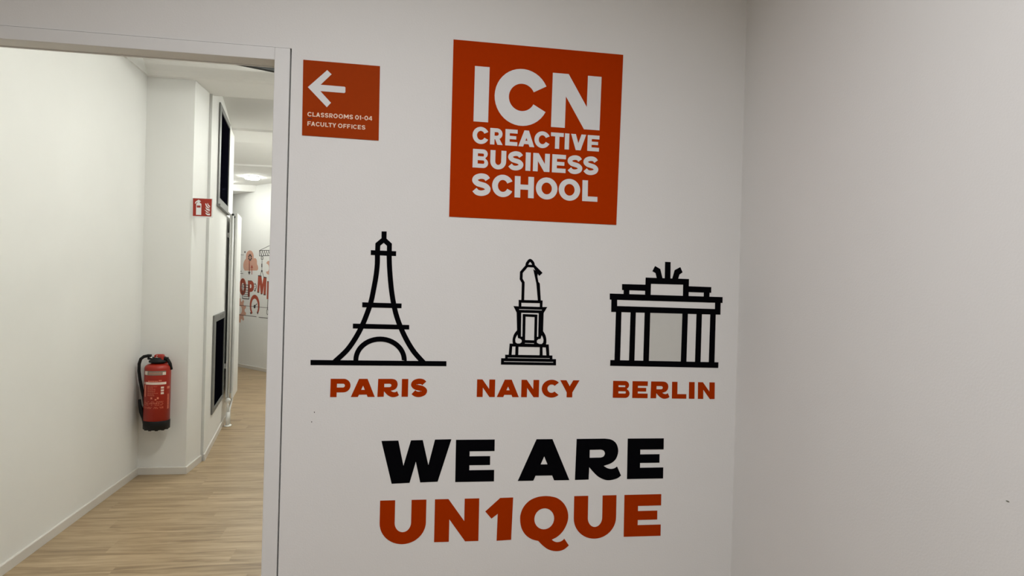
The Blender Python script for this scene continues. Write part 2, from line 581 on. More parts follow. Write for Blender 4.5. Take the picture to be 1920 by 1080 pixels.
def g_A(W, F):
    t = F.get('at', F['s'] * .52); s = F.get('as', F['s'] * 1.12); c = W / 2; k = c - t
    b0 = F.get('b0', .17); b1 = F.get('b1', .17 + F['b'] * .85)
    ap = (c - s) / k
    return [([(0, 0), (s, 0), (s + k * b0, b0), (W - s - k * b0, b0), (W - s, 0), (W, 0), (c + t, 1), (c - t, 1)],
             [[(s + k * b1, b1), (c, ap), (W - s - k * b1, b1)]])]
def g_O(W, F):
    s, b = F['s'], F['b'] * 1.03; o = .02
    return [(arc(W / 2, .5, W / 2, .5 + o, 0, 360, 44)[:-1], [arc(W / 2, .5, W / 2 - s, .5 + o - b, 0, 360, 44)[:-1]])]
def g_C(W, F):
    a = F.get('ca', 27); rx = W / (1 + math.cos(math.radians(a))); s, b = F['s'], F['b'] * 1.03; o = .02
    ia = a * .98
    return [(arc(rx, .5, rx, .5 + o, a, 360 - a, 36) + arc(rx, .5, rx - s, .5 + o - b, 360 - ia, ia, 36), [])]
def g_U(W, F):
    s, b = F['s'], F['b'] * 1.03; o = .025; ry = min(W / 2, .5)
    return [([(0, 1)] + arc(W / 2, ry - o, W / 2, ry, 180, 360, 24) + [(W, 1), (W - s, 1)] + arc(W / 2, ry - o, W / 2 - s, ry - b, 360, 180, 24) + [(s, 1)], [])]
def g_S(W, F):
    s = (F['s'] + F['b']) / 2; h = s / 2
    X = lambda f: h + (W - 2 * h) * f
    Y = lambda f: -0.02 + h + (1.04 - 2 * h) * f
    hs = F.get('ss', 0)
    c = smooth([(X(1.0) - h * .1, Y(.84 - hs)), (X(.80), Y(.965), 1), (X(.45), Y(1.0), 1), (X(.10), Y(.90), 1), (X(.0), Y(.72), 1), (X(.20), Y(.565), 1), (X(.5), Y(.50), 1),
                (X(.80), Y(.435), 1), (X(1.0), Y(.28), 1), (X(.9), Y(.10), 1), (X(.55), Y(0), 1), (X(.2), Y(.035), 1), (X(-.02), Y(.17 + hs))], closed=False, n=4)
    return [(stroke(c, s), [])]
def g_P(W, F):
    s, b = F['s'], F['b']; y0 = F.get('py', .3); R = (1 - y0) / 2; cx = W - R
    return [([(0, 0), (s, 0), (s, y0), (cx, y0)] + arc(cx, y0 + R, R, R, -90, 90, 18) + [(0, 1)],
             [[(s, y0 + b), (cx - .05, y0 + b)] + arc(cx - .03, y0 + R, (R - b) * .95, R - b, -90, 90, 10) + [(s, 1 - b)]])]
def g_R(W, F):
    s, b = F['s'], F['b']; y0 = .33; R = (1 - y0) / 2; cx = W * .97 - R
    return [([(0, 0), (s, 0), (s, y0), (W * .40, y0), (W - s * 1.22, 0), (W, 0), (W * .73, y0 * 1.14)] + arc(cx, y0 + R, R, R, -60, 90, 16) + [(0, 1)],
             [[(s, y0 + b * .9), (cx, y0 + b * .9)] + arc(cx, y0 + R, (R - b) * 1.05, R - b * .95, -80, 80, 10) + [(cx, 1 - b), (s, 1 - b)]])]
def g_B(W, F):
    s, b = F['s'], F['b'] * .95; m = .52; R1 = (1 - m) / 2; R2 = m / 2; wx = F.get('bx', 1)
    c1 = W * .96 - R1; c2 = W - R2; mb = b * .5
    return [([(0, 0), (c2, 0)] + arc(c2, R2, R2, R2, -90, 62, 14) + arc(c1, m + R1, R1, R1, -62, 90, 14) + [(0, 1)],
             [[(s, m + mb * .9), (c1, m + mb * .9)] + arc(c1, (m + mb * .9 + 1 - b) / 2, R1 - b * .9, (1 - b - m - mb * .9) / 2, -80, 80, 8) + [(c1, 1 - b), (s, 1 - b)],
              [(s, b), (c2, b)] + arc(c2, (b + m - mb) / 2, R2 - b * .9, (m - mb - b) / 2, -80, 80, 8) + [(c2, m - mb), (s, m - mb)]])]
def g_1(W, F):
    s = F['s']
    return [([(W - s, 0), (W, 0), (W, 1), (W - s, 1), (0, .82), (0, .66), (W - s, .78)], [])]
def g_4(W, F):
    s = F['s']
    return [([(W * .62, 0), (W * .62 + s, 0), (W * .62 + s, .2), (W, .2), (W, .38), (W * .62 + s, .38), (W * .62 + s, 1), (W * .58, 1), (0, .36), (0, .2), (W * .62, .2)],
             [[(s, .38), (W * .62, .38), (W * .62, .76)]])]


def fixed(box_, outer, holes=()):
    x0, y0, x1, y1 = box_        # left, baseline, right, cap line in traced units
    def f(W, F):
        N = lambda p: ((p[0] - x0) / (x1 - x0) * W, (p[1] - y0) / (y1 - y0))
        return [([N(p) for p in smooth(outer)], [[N(p) for p in smooth(h)] for h in holes])]
    return f


# wide heavy R with a swept leg
g_R2 = fixed((530, 443, 920, 100), [(538, 100), (775, 99), (832, 108, 1), (872, 138, 1), (891, 188, 1), (888, 235, 1), (868, 278, 1), (830, 308, 1), (770, 328),
             (800, 347, 1), (832, 355, 1), (862, 350, 1), (885, 335), (920, 412), (885, 436, 1), (822, 450, 1), (770, 441, 1), (712, 407, 1), (648, 338), (645, 441), (530, 443)],
             [[(650, 192), (745, 191), (768, 200, 1), (779, 224, 1), (768, 249, 1), (745, 258), (650, 259)]])
g_Q2 = fixed((66, 935, 480, 574), [(335, 942), (385, 915, 1), (430, 868, 1), (460, 808, 1), (470, 750, 1), (460, 690, 1), (428, 632, 1), (378, 590, 1), (320, 572, 1), (262, 568, 1),
             (200, 577, 1), (140, 605, 1), (94, 655, 1), (70, 715, 1), (67, 772, 1), (80, 838, 1), (115, 895, 1), (165, 932, 1), (222, 950),
             (260, 990, 1), (310, 1026, 1), (375, 1042, 1), (435, 1031, 1), (480, 996), (441, 937), (415, 958, 1), (380, 965, 1), (352, 956, 1)],
             [arc(268, 762, 83, 90, 0, 360, 30)[:-1]])
g_12 = fixed((990, 950, 1223, 591), [(1113, 592), (1223, 590), (1213, 948), (1090, 953), (1095, 725), (1043, 765), (990, 703)])
g_W2 = fixed((107, 472, 705, 113), [(107, 118), (250, 116), (297, 328), (357, 115), (458, 113), (510, 325), (563, 110), (705, 108), (593, 466), (443, 470), (402, 295), (352, 472), (200, 477)])
g_P2 = lambda W, F: g_P(W, F)
GLYPH = {'I': g_I, '-': g_dash, 'L': g_L, 'T': g_T, 'E': g_E, 'F': g_F, 'H': g_H, 'N': g_N, 'M': g_M, 'V': g_V, 'Y': g_Y, 'A': g_A, 'O': g_O, '0': g_O,
         'C': g_C, 'U': g_U, 'S': g_S, 'P': g_P, 'R': g_R, 'B': g_B, '1': g_1, '4': g_4, 'R2': g_R2, 'Q2': g_Q2, '12': g_12, 'W2': g_W2}

P_ = lambda x, y: on_y(x, y, YW)


def quad_sign(name, corners, mat, label, cat, t=0.0015):
    pts = [P_(*c) for c in corners]
    c = sum(pts, Vector()) / 4
    th = thing(name, (c.x, YW, min(p.z for p in pts)), label, cat)
    bm = bmesh.new(); slab(bm, pts, [], NW, 0.0001, t)
    link('sign_panel', bm, mat, th)
    return th


def zm(ox, oy, s):
    return lambda x, y: (ox + x / s, oy + y / s)


# --- the large square sign
logo = quad_sign('wall_sign', [(850.3, 74.2), (1168.3, 103.1), (1155.3, 421.7), (842.0, 406.2)], 'orange',
                 'large square orange sign filled with four lines of big white capitals, on the white wall', 'sign')
Z = zm(820, 50, 2.768)
LT = dict(mat='white', parent=logo, t0=0.0015, t1=0.0021)
ln = Line(Z(195, 205), Z(852, 262), Z(841, 539), Z(187, 492))
F1 = dict(s=.262, b=.262, d=.30)
for ch, a, b in (('I', 191, 267), ('C', 297, 563), ('N', 594, 846)):
    ln.glyph(ch, Z(a, 0)[0], Z(b, 0)[0], F1, **LT)
Z = zm(870, 230, 6.748)
F1 = dict(s=.27, b=.235, mid=.85, b0=.16, b1=.37, ss=.02)
for quad, gl in (([(110, 52), (1712, 168), (1704, 368), (106, 260)], 'C 108 305,R 330 490,E 522 675,A 688 890,C 890 1080,T 1097 1258,I 1273 1328,V 1350 1540,E 1560 1708'),
                 ([(115, 332), (1702, 440), (1695, 665), (108, 567)], 'B 110 305,U 332 532,S 557 750,I 778 840,N 872 1082,E 1113 1285,S 1308 1495,S 1508 1697'),
                 ([(108, 642), (1692, 740), (1687, 1003), (102, 916)], 'S 102 335,C 355 610,H 640 882,O 908 1180,O 1197 1467,L 1495 1687')):
    ln = Line(*[Z(*c) for c in quad])
    for it in gl.split(','):
        ch, a, b = it.split()
        ln.glyph(ch, Z(float(a), 0)[0], Z(float(b), 0)[0], F1, **LT)

# --- the small direction sign
small = quad_sign('direction_sign', [(568.7, 112.2), (712.6, 124.3), (710.0, 263.7), (566.3, 253.7)], 'orange_dark',
                  'small square orange direction sign with a white left arrow beside the door frame', 'sign')
Z = zm(540, 90, 5.4)
bm = bmesh.new()
slab(bm, [P_(*Z(*p)) for p in [(202, 398), (398, 226), (442, 268), (330, 374), (572, 394), (582, 401), (581, 450), (571, 458), (328, 438), (436, 557), (394, 601)]], [], NW, 0.0015, 0.0021)
link('arrow', bm, 'white', small)
Z = zm(572, 200, 14.545)
F1 = dict(s=.22, b=.19, mid=.9, b0=.2, b1=.38, ca=38)
LS = dict(mat='cream', parent=small, t0=0.0015, t1=0.0021)
for quad, gl in (([(70, 147), (1832, 267), (1830, 384), (66, 264)], 'C 68 180,L 203 295,A 303 412,S 432 525,S 543 640,R 660 757,O 775 892,O 915 1035,M 1057 1192,S 1212 1308,0 1365 1468,1 1490 1528,- 1548 1598,0 1618 1722,4 1732 1830'),
                 ([(70, 403), (1647, 518), (1645, 630), (66, 520)], 'F 68 160,A 166 280,C 295 400,U 420 525,L 553 638,T 640 740,Y 747 848,O 900 1022,F 1045 1130,F 1150 1235,I 1266 1290,C 1308 1410,E 1438 1523,S 1545 1645')):
    ln = Line(*[Z(*c) for c in quad])
    for it in gl.split(','):
        ch, a, b = it.split()
        ln.glyph(ch, Z(float(a), 0)[0], Z(float(b), 0)[0], F1, **LS)
bm = bmesh.new()
slab(bm, [P_(*Z(*p)) for p in [(65, 316), (190, 322), (190, 346), (65, 338)]], [], NW, 0.0015, 0.0018)
link('ink_mark', bm, 'maroon', small)


# --- stick-on words
def words(label, quad, glyphs, font, mat, Z, name='wall_lettering', group=None):
    ln = Line(*quad)
    c = (ln.BL + ln.BR) / 2
    th = thing(name, (c.x, YW, c.z), label, 'lettering', group)
    for ch, a, b in glyphs:
        ln.glyph(ch, Z(a, 0)[0], Z(b, 0)[0], font, mat=mat, parent=th, t0=0.0001)
    return th


FB = dict(s=.345, b=.27, mid=.80, ew=.9, at=.23, b0=.13, b1=.39, ca=44, d=.32, py=.257, yj=.29, yn=.65, ss=.0)
FB['as'] = .385
Z = zm(610, 700, 9.6)
FP = dict(FB); FP['b'] = .265
words('rust orange word PARIS stuck to the wall under the tower picture', [(620.1, 710.2), (801.5, 710.6), (800.8, 743.6), (618.9, 744.5)],
      [('P', 91, 452), ('A', 463, 894), ('R2', 940, 1328), ('I', 1375, 1490), ('S', 1542, 1832)], FP, 'rust', Z)
Z = zm(885, 700, 9.143)
FN = dict(FB); FN.update(s=.34, at=.20, d=.31); FN['as'] = .375
words('rust orange word NANCY stuck to the wall under the statue picture', [(894.6, 711.3), (1086.6, 713.1), (1085.6, 745.0), (893.7, 744.2)],
      [('N', 84, 394), ('A', 428, 806), ('N', 845, 1148), ('C', 1195, 1485), ('Y', 1508, 1838)], FN, 'rust', Z)
Z = zm(1140, 700, 9.143)
words('rust orange word BERLIN stuck to the wall under the gate picture', [(1149.5, 714), (1339.9, 717), (1339.6, 748.2), (1148.7, 745.7)],
      [('B', 84, 370), ('E', 417, 680), ('R2', 730, 1055), ('L', 1096, 1343), ('I', 1387, 1483), ('N', 1541, 1828)], FN, 'rust', Z)
FW = dict(s=.33, b=.275, mid=.77, ew=.89, at=.197, b0=.12, b1=.39, d=.33); FW['as'] = .38
Z = lambda x, y: (x, y)
c1 = lambda x: 690 + x / 4.5
c2 = lambda x: 960 + x / 4.5
words('large black words WE ARE stuck low on the white wall', [(713.8, 825.6), (1244.4, 821.8), (1243.0, 897.0), (712.2, 906.2)],
      [('W2', c1(110), c1(700)), ('E', c1(739), c1(1066)), ('A', c2(52), c2(487)), ('R2', c2(534), c2(922)), ('E', c2(973), c2(1277.5))], FW, 'black', Z)
FU = dict(s=.345, b=.27, mid=.79, ew=.9, d=.315)
words('large rust orange word UN1QUE stuck lowest on the white wall', [(712.9, 938.6), (1239.6, 926.4), (1238.2, 1004.4), (711.0, 1019.4)],
      [('U', c1(98), c1(489)), ('N', c1(561), c1(935)), ('12', c1(988), c1(1221)), ('Q2', c2(68), c2(484)), ('U', c2(521), c2(878)), ('E', c2(945), c2(1256))], FU, 'rust', Z)


# --- stick-on pictures: strips of black vinyl
def picture(name, label, Z, pieces, greys=()):
    allp = [P_(*Z(*p[:2])) for o, h in pieces for p in o]
    th = thing(name, (sum(p.x for p in allp) / len(allp), YW, min(p.z for p in allp)), label, 'decal')
    bm = bmesh.new()
    for i, (o, hs) in enumerate(pieces):
        slab(bm, [P_(*Z(*p)) for p in smooth(o)], [[P_(*Z(*p)) for p in h] for h in hs], NW, 0.0001, 0.0006 + 0.00002 * (i % 9))
    link('line_drawing', bm, 'black', th)
    for q in greys:
        bm = bmesh.new(); slab(bm, [P_(*Z(*p)) for p in q], [], NW, 0.0001, 0.0004)
        o = link('grey_infill', bm, 'grey', th); o['label'] = 'pale grey doorway between the columns'
    return th


R_ = lambda *p: (list(p), [])
St = lambda pts, wd: (stroke(smooth(pts, closed=False), wd), [])
picture('tower_decal', 'black line drawing of an iron lattice tower above the word PARIS', zm(570, 420, 3.857), [
    R_((47, 983), (1030, 992), (1030, 1028), (47, 1020)),
    St([(531, 222), (530, 290, 1), (521, 375, 1), (504, 470, 1), (485, 560, 1), (457, 645, 1), (417, 742, 1), (368, 832, 1), (308, 915, 1), (222, 996)], 37),
    St([(616, 228), (618, 300, 1), (624, 390, 1), (633, 480, 1), (647, 570, 1), (668, 660, 1), (701, 752, 1), (744, 842, 1), (796, 925, 1), (866, 1004)], 37),
    R_((483, 189), (667, 197), (666, 232), (483, 224)),
    R_((421, 566), (706, 575), (705, 609), (421, 602)),
    R_((354, 720), (761, 730), (761, 763), (353, 755)),
    R_((561, 53), (598, 54), (597, 118), (560, 118)),
    St([(532, 200), (534, 148), (577, 112), (618, 150), (617, 205)], 36),
    (stroke([(375, 986)] + arc(550, 984, 175, 152, 180, 360, 24) + [(724, 988)], 36), []),
])
picture('statue_decal', 'black line drawing of a statue on a tall pedestal above the word NANCY', zm(920, 470, 4.693), [
    ([(92, 946), (575, 954), (575, 1009), (90, 1002)], [[(117, 972), (550, 979), (550, 985), (117, 978)]]),
    ([(127, 915), (543, 922), (543, 956), (127, 949)], [[(150, 940), (520, 946), (520, 951), (150, 945)]]),
    ([(167, 817), (511, 825), (516, 924), (158, 918)], [[(190, 843), (218, 843), (216, 916), (184, 916)], [(245, 845), (432, 849), (430, 920), (243, 917)], [(456, 850), (485, 851), (490, 921), (457, 920)]]),
    ([(232, 700), (206, 735, 1), (193, 780, 1), (198, 822, 1), (232, 842), (300, 842), (302, 778), (285, 756), (240, 756)], [[(238, 735), (241, 768), (262, 776), (274, 788), (272, 806), (256, 817), (232, 817), (218, 805), (216, 780), (225, 755)]]),
    ([(461, 708), (482, 745, 1), (490, 790, 1), (484, 828, 1), (450, 846), (382, 846), (384, 780), (400, 758), (440, 758)], [[(446, 740), (440, 774), (418, 779), (405, 792), (408, 811), (428, 821), (450, 821), (462, 808), (465, 785), (458, 760)]]),
    R_((228, 540), (269, 542), (266, 760), (240, 768), (232, 705)),
    R_((423, 546), (466, 546), (461, 710), (440, 768), (418, 762)),
    ([(282, 557), (411, 562), (406, 806), (278, 802)], [[(307, 580), (386, 584), (382, 789), (303, 786)]]),
    ([(278, 795), (406, 799), (404, 846), (276, 842)], [[(301, 811), (381, 814), (381, 820), (301, 817)]]),
    ([(200, 487), (247, 490), (456, 496), (498, 496), (465, 550), (228, 545)], [[(250, 514), (450, 520), (450, 526), (250, 520)]]),
    ([(246, 433), (457, 438), (455, 500), (246, 494)], [[(270, 458), (432, 462), (432, 495), (270, 490)]]),
    St([(282, 440), (286, 280), (268, 250), (270, 190), (322, 130)], 25),
    St([(318, 134), (322, 112, 1), (346, 85, 1), (371, 108, 1), (377, 138)], 25),
    R_((310, 122), (384, 126), (384, 148), (308, 144)),
    R_((366, 128), (386, 124), (456, 195), (428, 222), (402, 190)),
    R_((374, 162), (415, 192), (411, 228), (420, 275), (432, 288), (441, 440), (415, 440), (402, 290)),
])
picture('gate_decal', 'black line drawing of a columned city gate above the word BERLIN', zm(1130, 480, 4.908), [
    R_((70, 957), (1065, 978), (1063, 1030), (68, 1010)),
    R_((122, 510), (173, 512), (160, 962), (108, 960)), R_((256, 514), (305, 516), (292, 965), (242, 963)), R_((386, 516), (438, 518), (425, 968), (373, 966)),
    R_((733, 526), (784, 528), (770, 976), (718, 974)), R_((863, 530), (913, 532), (900, 978), (849, 976)), R_((990, 534), (1040, 536), (1028, 982), (976, 980)),
    ([(65, 345), (1103, 378), (1102, 432), (1085, 432), (1083, 540), (78, 514), (80, 402), (65, 400)], [[(133, 403), (1034, 430), (1033, 488), (133, 460)]]),
    R_((178, 258), (400, 264), (399, 320), (178, 313)), R_((193, 310), (246, 311), (245, 360), (192, 358)),
    ([(395, 198), (794, 212), (790, 376), (389, 364)], [[(444, 256), (740, 264), (738, 367), (441, 357)]]),
    R_((786, 278), (999, 286), (998, 339), (785, 332)), R_((930, 332), (983, 334), (981, 384), (929, 382)),
    R_((574, 54), (625, 56), (623, 214), (571, 210)), R_((482, 92), (530, 120), (552, 210), (498, 208), (486, 157), (457, 140)), R_((714, 102), (735, 150), (706, 170), (692, 217), (638, 214), (662, 130)),
], greys=[[(436, 522), (733, 530), (718, 970), (425, 965)]])

# two small specks of dirt on the walls
for px, py, wh in ((589.5, 773, 'upper'), (584.3, 791, 'lower')):
    c = P_(px, py)
    bm = bmesh.new()
    slab(bm, [c + Vector((0.0011 * math.cos(a), 0, 0.0018 * math.sin(a))) for a in [k * math.pi / 4 for k in range(8)]], [], NW, 0.0, 0.0004)
    tag(link('scuff_mark', bm, 'ink'), 'tiny dark scuff on the white wall below the word PARIS, %s of two' % wh, 'scuff', 'scuffs below the word PARIS')

c = on_plane(1889.5, 940, (RW, 0, 0), Vector((1, 0, 0)))
bm = bmesh.new()
slab(bm, [c + Vector((0, 0.0035 * math.cos(a), 0.0012 * math.sin(a))) for a in [k * math.pi / 4 for k in range(8)]], [], Vector((-1, 0, 0)), 0.0, 0.0003)
tag(link('scuff_mark', bm, 'label_grey'), 'faint grey scuff low on the right-hand wall', 'scuff')

# ------------------------------------------------------------------ CORRIDOR THINGS
# --- fire extinguisher sign, a flag board on the pillar edge
YS = 5.575
c = on_y(361.5, 371.5, YS); d = on_y(398, 408, YS)
fs = thing('fire_extinguisher_sign', (c.x, YS, d.z), 'small red sign with white extinguisher and flame on the pillar edge', 'sign')
bm = bmesh.new(); bevel_box(bm, c.x - 0.003, d.x + 0.003, YS, YS + 0.004, d.z - 0.003, c.z + 0.003, 0.001)
link('sign_panel', bm, 'white', fs)
Zs = zm(350, 360, 18)
q = lambda p: on_y(*Zs(*p), YS)
bm = bmesh.new(); slab(bm, [q(p) for p in [(215, 212), (852, 235), (832, 828), (208, 808)]], [], NW, 0, 0.0006); fs_red = link('red_field', bm, 'sign_red', fs)
bm = bmesh.new()
slab(bm, [q(p) for p in smooth([(325, 400), (345, 370), (380, 345), (350, 345, 1), (310, 375, 1), (296, 400), (282, 385), (300, 330, 1), (350, 292, 1), (400, 262), (440, 280), (488, 325), (450, 330), (440, 360), (480, 385), (497, 410), (490, 775), (315, 770)])],
     [[q(p) for p in [(342, 455), (470, 458), (468, 528), (342, 525)]]], NW, 0.0006, 0.0010)
link('extinguisher_symbol', bm, 'white', fs_red)
for fl in ([(628, 385), (665, 400, 1), (690, 470, 1), (790, 550), (720, 545, 1), (655, 480, 1)], [(715, 370), (740, 430, 1), (795, 480), (785, 515), (720, 460, 1), (700, 400, 1)],
           [(640, 500), (690, 560, 1), (785, 590), (780, 645), (690, 610, 1), (650, 560, 1)], [(595, 605), (650, 620, 1), (700, 660, 1), (785, 680), (690, 695, 1), (640, 640, 1)],
           [(635, 690), (700, 730, 1), (790, 725), (785, 785), (700, 780, 1), (650, 740, 1)]):
    bm = bmesh.new(); slab(bm, [q(p) for p in smooth(fl)], [], NW, 0.0006, 0.0010); link('flame_symbol', bm, 'white', fs_red)

# --- fire extinguisher
YE = 5.485
pc = on_y(295, 735, YE)
ex = pc.x
er = 20.8 / FPX * 5.55
zz = lambda py, px=295: on_y(px, py, YE).z
zb, zr, zsh, zt = zz(803), zz(787), zz(690), zz(681)
fe = thing('fire_extinguisher', (ex, YE, zb), 'red fire extinguisher with black hose hanging on the corridor pillar', 'extinguisher')
bm = bmesh.new()
lathe(bm, (ex, YE), [(er * .9, zr - 0.02), (er, zr - 0.015), (er, zsh), (er * .985, zsh + 0.008), (er * .93, zsh + 0.018), (er * .78, zsh + 0.028), (er * .5, zsh + 0.036), (er * .34, zsh + 0.040), (er * .33, zsh + 0.062)], 40)
link('cylinder', bm, 'ext_red', fe, True)
bm = bmesh.new()
lathe(bm, (ex, YE), [(er * .95, zb), (er * 1.02, zb + 0.004), (er * 1.03, zr), (er * 1.0, zr + 0.003)], 40)
for k in range(10):
    a = k * math.pi / 5
    bevel_box(bm, ex + er * .8 * math.cos(a) - .01, ex + er * .8 * math.cos(a) + .01, YE + er * .8 * math.sin(a) - .01, YE + er * .8 * math.sin(a) + .01, zb - 0.006, zb + 0.004, 0.002)
link('foot_ring', bm, 'rubber', fe, True)
zn = zsh + 0.05
bm = bmesh.new()
lathe(bm, (ex, YE), [(er * .44, zn - 0.014), (er * .70, zn - 0.006), (er * .70, zn + 0.006), (er * .5, zn + 0.014), (er * .42, zn + 0.03)], 24)
bevel_box(bm, ex - er * .8, ex + er * .8, YE - .016, YE + .016, zn + 0.012, zn + 0.032, 0.006, 3)
link('valve', bm, 'rubber', fe, True)
# head cap in red with ring pull
bm = bmesh.new()
bevel_box(bm, ex - .024, ex + .044, YE - .028, YE + .022, zz(677), zz(664), 0.014, 3)
o = link('head_cap', bm, 'ext_red', fe, True)
bm = bmesh.new()
rc = Vector((on_y(293.5, 672.5, YE - .034).x, YE - 0.034, zz(672.5)))
tube(bm, [rc + Vector((0.013 * math.cos(t), 0, 0.013 * math.sin(t))) for t in [2 * math.pi * k / 16 for k in range(17)]], 0.0022, 6)
tube(bm, [rc + Vector((0, 0, .013)), rc + Vector((0.002, 0.004, .03))], 0.002, 6)
link('ring_pull', bm, 'chrome', o, True)
# carrying handle, right
pE = lambda px, py, dy=0.0: on_y(px, py, YE + dy)
bm = bmesh.new()
pts = [pE(304, 671), pE(310, 671.5), pE(315, 675), pE(319, 682), pE(321.5, 693)]
tube(bm, [pts[0].lerp(pts[1], .0)] + pts[1:], [.012, .013, .013, .012, .010], 10)
link('handle', bm, 'rubber', fe, True)
# hose
bm = bmesh.new()
hp = [(284, 667), (278, 667), (270, 668.5), (264, 673), (261, 682), (260.5, 695), (262.5, 712), (266, 730), (269.5, 745), (271.5, 760), (272, 770)]
tube(bm, [pE(x, y, -.01) for x, y in hp], .0115, 10)
hose = link('hose', bm, 'rubber', fe, True)
bm = bmesh.new()
tube(bm, [pE(x, y, -.01) for x, y in [(286.5, 672), (283, 670), (279, 667.5)]], .007, 8)
link('hose_fitting', bm, 'chrome', hose, True)
bm = bmesh.new()
tube(bm, [pE(x, y, -.005) for x, y in [(261.5, 749), (262.5, 760), (266, 772), (270, 784), (272, 804)]], [.010, .012, .019, .016, .011], 10)
link('nozzle', bm, 'rubber', hose, True)
bm = bmesh.new()
tube(bm, [pE(x, y, -.028) for x, y in [(268.5, 759.5), (272, 761)]], .006, 8)
link('nozzle_clip', bm, 'chrome', fe, True)
# wall bracket
bm = bmesh.new()
bevel_box(bm, ex - .035, ex + .035, YE + er + .001, CY - 0.0005, zr + .02, zsh + .05, .002)
bevel_box(bm, ex - .02, ex + .02, YE + .03, CY - .0005, zsh + .052, zsh + .062, .001)
link('wall_bracket', bm, 'ext_red', fe)


def patch(bm, a0, a1, z0, z1, r):
    """curved label patch on the cylinder: a = horizontal fraction -1..1 across the side facing the camera"""
    n = max(2, int(abs(a1 - a0) * 8))
    vs = []
    for i in range(n + 1):
        f = a0 + (a1 - a0) * i / n
        t = -math.pi / 2 + math.asin(max(-1, min(1, f))) + FACE
        vs.append([bm.verts.new((ex + rr * math.cos(t), YE + rr * math.sin(t), z)) for rr, z in ((r, z0), (r, z1), (er - .0005, z1), (er - .0005, z0))])
    for i in range(n):
        for k in range(4):
            bm.faces.new((vs[i][k], vs[i + 1][k], vs[i + 1][(k + 1) % 4], vs[i][(k + 1) % 4]))
    bm.faces.new(vs[0]); bm.faces.new(vs[-1][::-1])


FACE = math.atan2(-ex, YE)
xa = lambda zx: ((250 + zx / 13.5) - 294.8) / 20.4
za = lambda zy: zz(690 + zy / 13.5)
rp = er + .0006
labels = {
    'label_grey': [(345, 770, 45, 150)],
    'label_white': [(345, 400, 60, 140, 1), (700, 770, 72, 140, 1), (345, 780, 322, 382)],
    'label_pink': [],
}
bm = bmesh.new(); patch(bm, xa(345), xa(770), za(150), za(45), rp); link('grey_label', bm, 'label_grey', fe)
bm = bmesh.new(); patch(bm, xa(345), xa(780), za(382), za(322), rp)
patch(bm, xa(348), xa(398), za(142), za(55), rp + .0006); patch(bm, xa(702), xa(768), za(142), za(72), rp + .0006)
for zy in (435, 505, 575):
    patch(bm, xa(675), xa(735), za(zy + 48), za(zy), rp)
link('white_label', bm, 'label_white', fe)['kind'] = 'stuff'
bm = bmesh.new()
random.seed(3)
for zy in (80, 112):
    x = 425
    while x < 680:
        wd = random.uniform(12, 34); patch(bm, xa(x), xa(min(x + wd, 684)), za(zy + 12), za(zy), rp + .0006); x += wd + 9
for x in range(415, 600, 26):
    patch(bm, xa(x), xa(x + 18), za(312), za(284), rp)
for x in (630, 660):
    patch(bm, xa(x), xa(x + 22), za(300), za(268), rp)
for zy in (425, 455, 490, 525, 555, 590, 625, 650):
    x = 408
    end = random.choice((520, 560, 600))
    while x < end:
        wd = random.uniform(14, 40); patch(bm, xa(x), xa(x + wd), za(zy + 9), za(zy), rp); x += wd + 9
patch(bm, xa(350), xa(372), za(690), za(400), rp)
for a in (470, 600):
    patch(bm, xa(a), xa(a + 34), za(742), za(695), rp)
patch(bm, xa(555), xa(590), za(770), za(738), rp)
for zy in (800, 830, 852, 885, 940, 965):
    x = 350
    while x < 740:
        wd = random.uniform(14, 50); patch(bm, xa(x), xa(min(x + wd, 750)), za(zy + 9), za(zy), rp); x += wd + random.choice((8, 14, 50))
for zy in range(640, 1000, 34):
    patch(bm, xa(812), xa(842), za(zy + 22), za(zy), rp)
patch(bm, xa(800), xa(850), za(500), za(440), rp)
link('label_print', bm, 'label_pink', fe)['kind'] = 'stuff'

# --- framed dark panels in the cabinet side wall
kd = (K1 - K0).normalized()
nK = Vector((kd.y, -kd.x, 0))


def on_k(px, py): return on_plane(px, py, K0, nK)


def kframe(s0, s1, z0, z1):
    return [K0 + kd * s0 + Vector((0, 0, z0)), K0 + kd * s1 + Vector((0, 0, z0)), K0 + kd * s1 + Vector((0, 0, z1)), K0 + kd * s0 + Vector((0, 0, z1))]


def panel(label, out_px, in_px, ledge=False, prints=False):
    so0, so1, zo0, zo1 = out_px
    si0, si1, zi0, zi1 = in_px
    b = K0 + kd * so0
    th = thing('glazed_hatch', (b.x, b.y, zo0), label, 'hatch', None)
    bm = bmesh.new(); slab(bm, kframe(so0, so1, zo0, zo1), [kframe(si0, si1, zi0, zi1)], nK, 0, 0.012); link('frame', bm, 'steel', th)
    bm = bmesh.new(); slab(bm, kframe(si0 - .002, si1 + .002, zi0 - .002, zi1 + .002), [], nK, 0.001, 0.004); link('pane', bm, 'glass_black', th)
    if ledge:
        bm = bmesh.new(); slab(bm, kframe(so0 - .01, so1, zo0 - .022, zo0 - .001), [], nK, 0, 0.03); link('ledge', bm, 'steel', th)
    if prints:
        bm = bmesh.new()
        w = so1 - so0
        for k in range(3):
            for f in (.5, .68):
                slab(bm, kframe(so0 + w * f, so0 + w * (f + .1), zi1 + .012 + k * .012, zi1 + .018 + k * .012), [], nK, .012, .0126)
        link('printed_marks', bm, 'ink', th)['kind'] = 'stuff'
    return th


panel('tall black-glazed hatch in a steel frame, the upper one in the corridor wall', (.483, 1.41, 2.157, 3.05), (.597, 1.365, 2.219, 2.998), ledge=True)
panel('tall black-glazed hatch in a steel frame, the lower one near the corridor floor', (.43, 1.385, .297, 1.168), (.568, 1.325, .335, 1.107), prints=True)

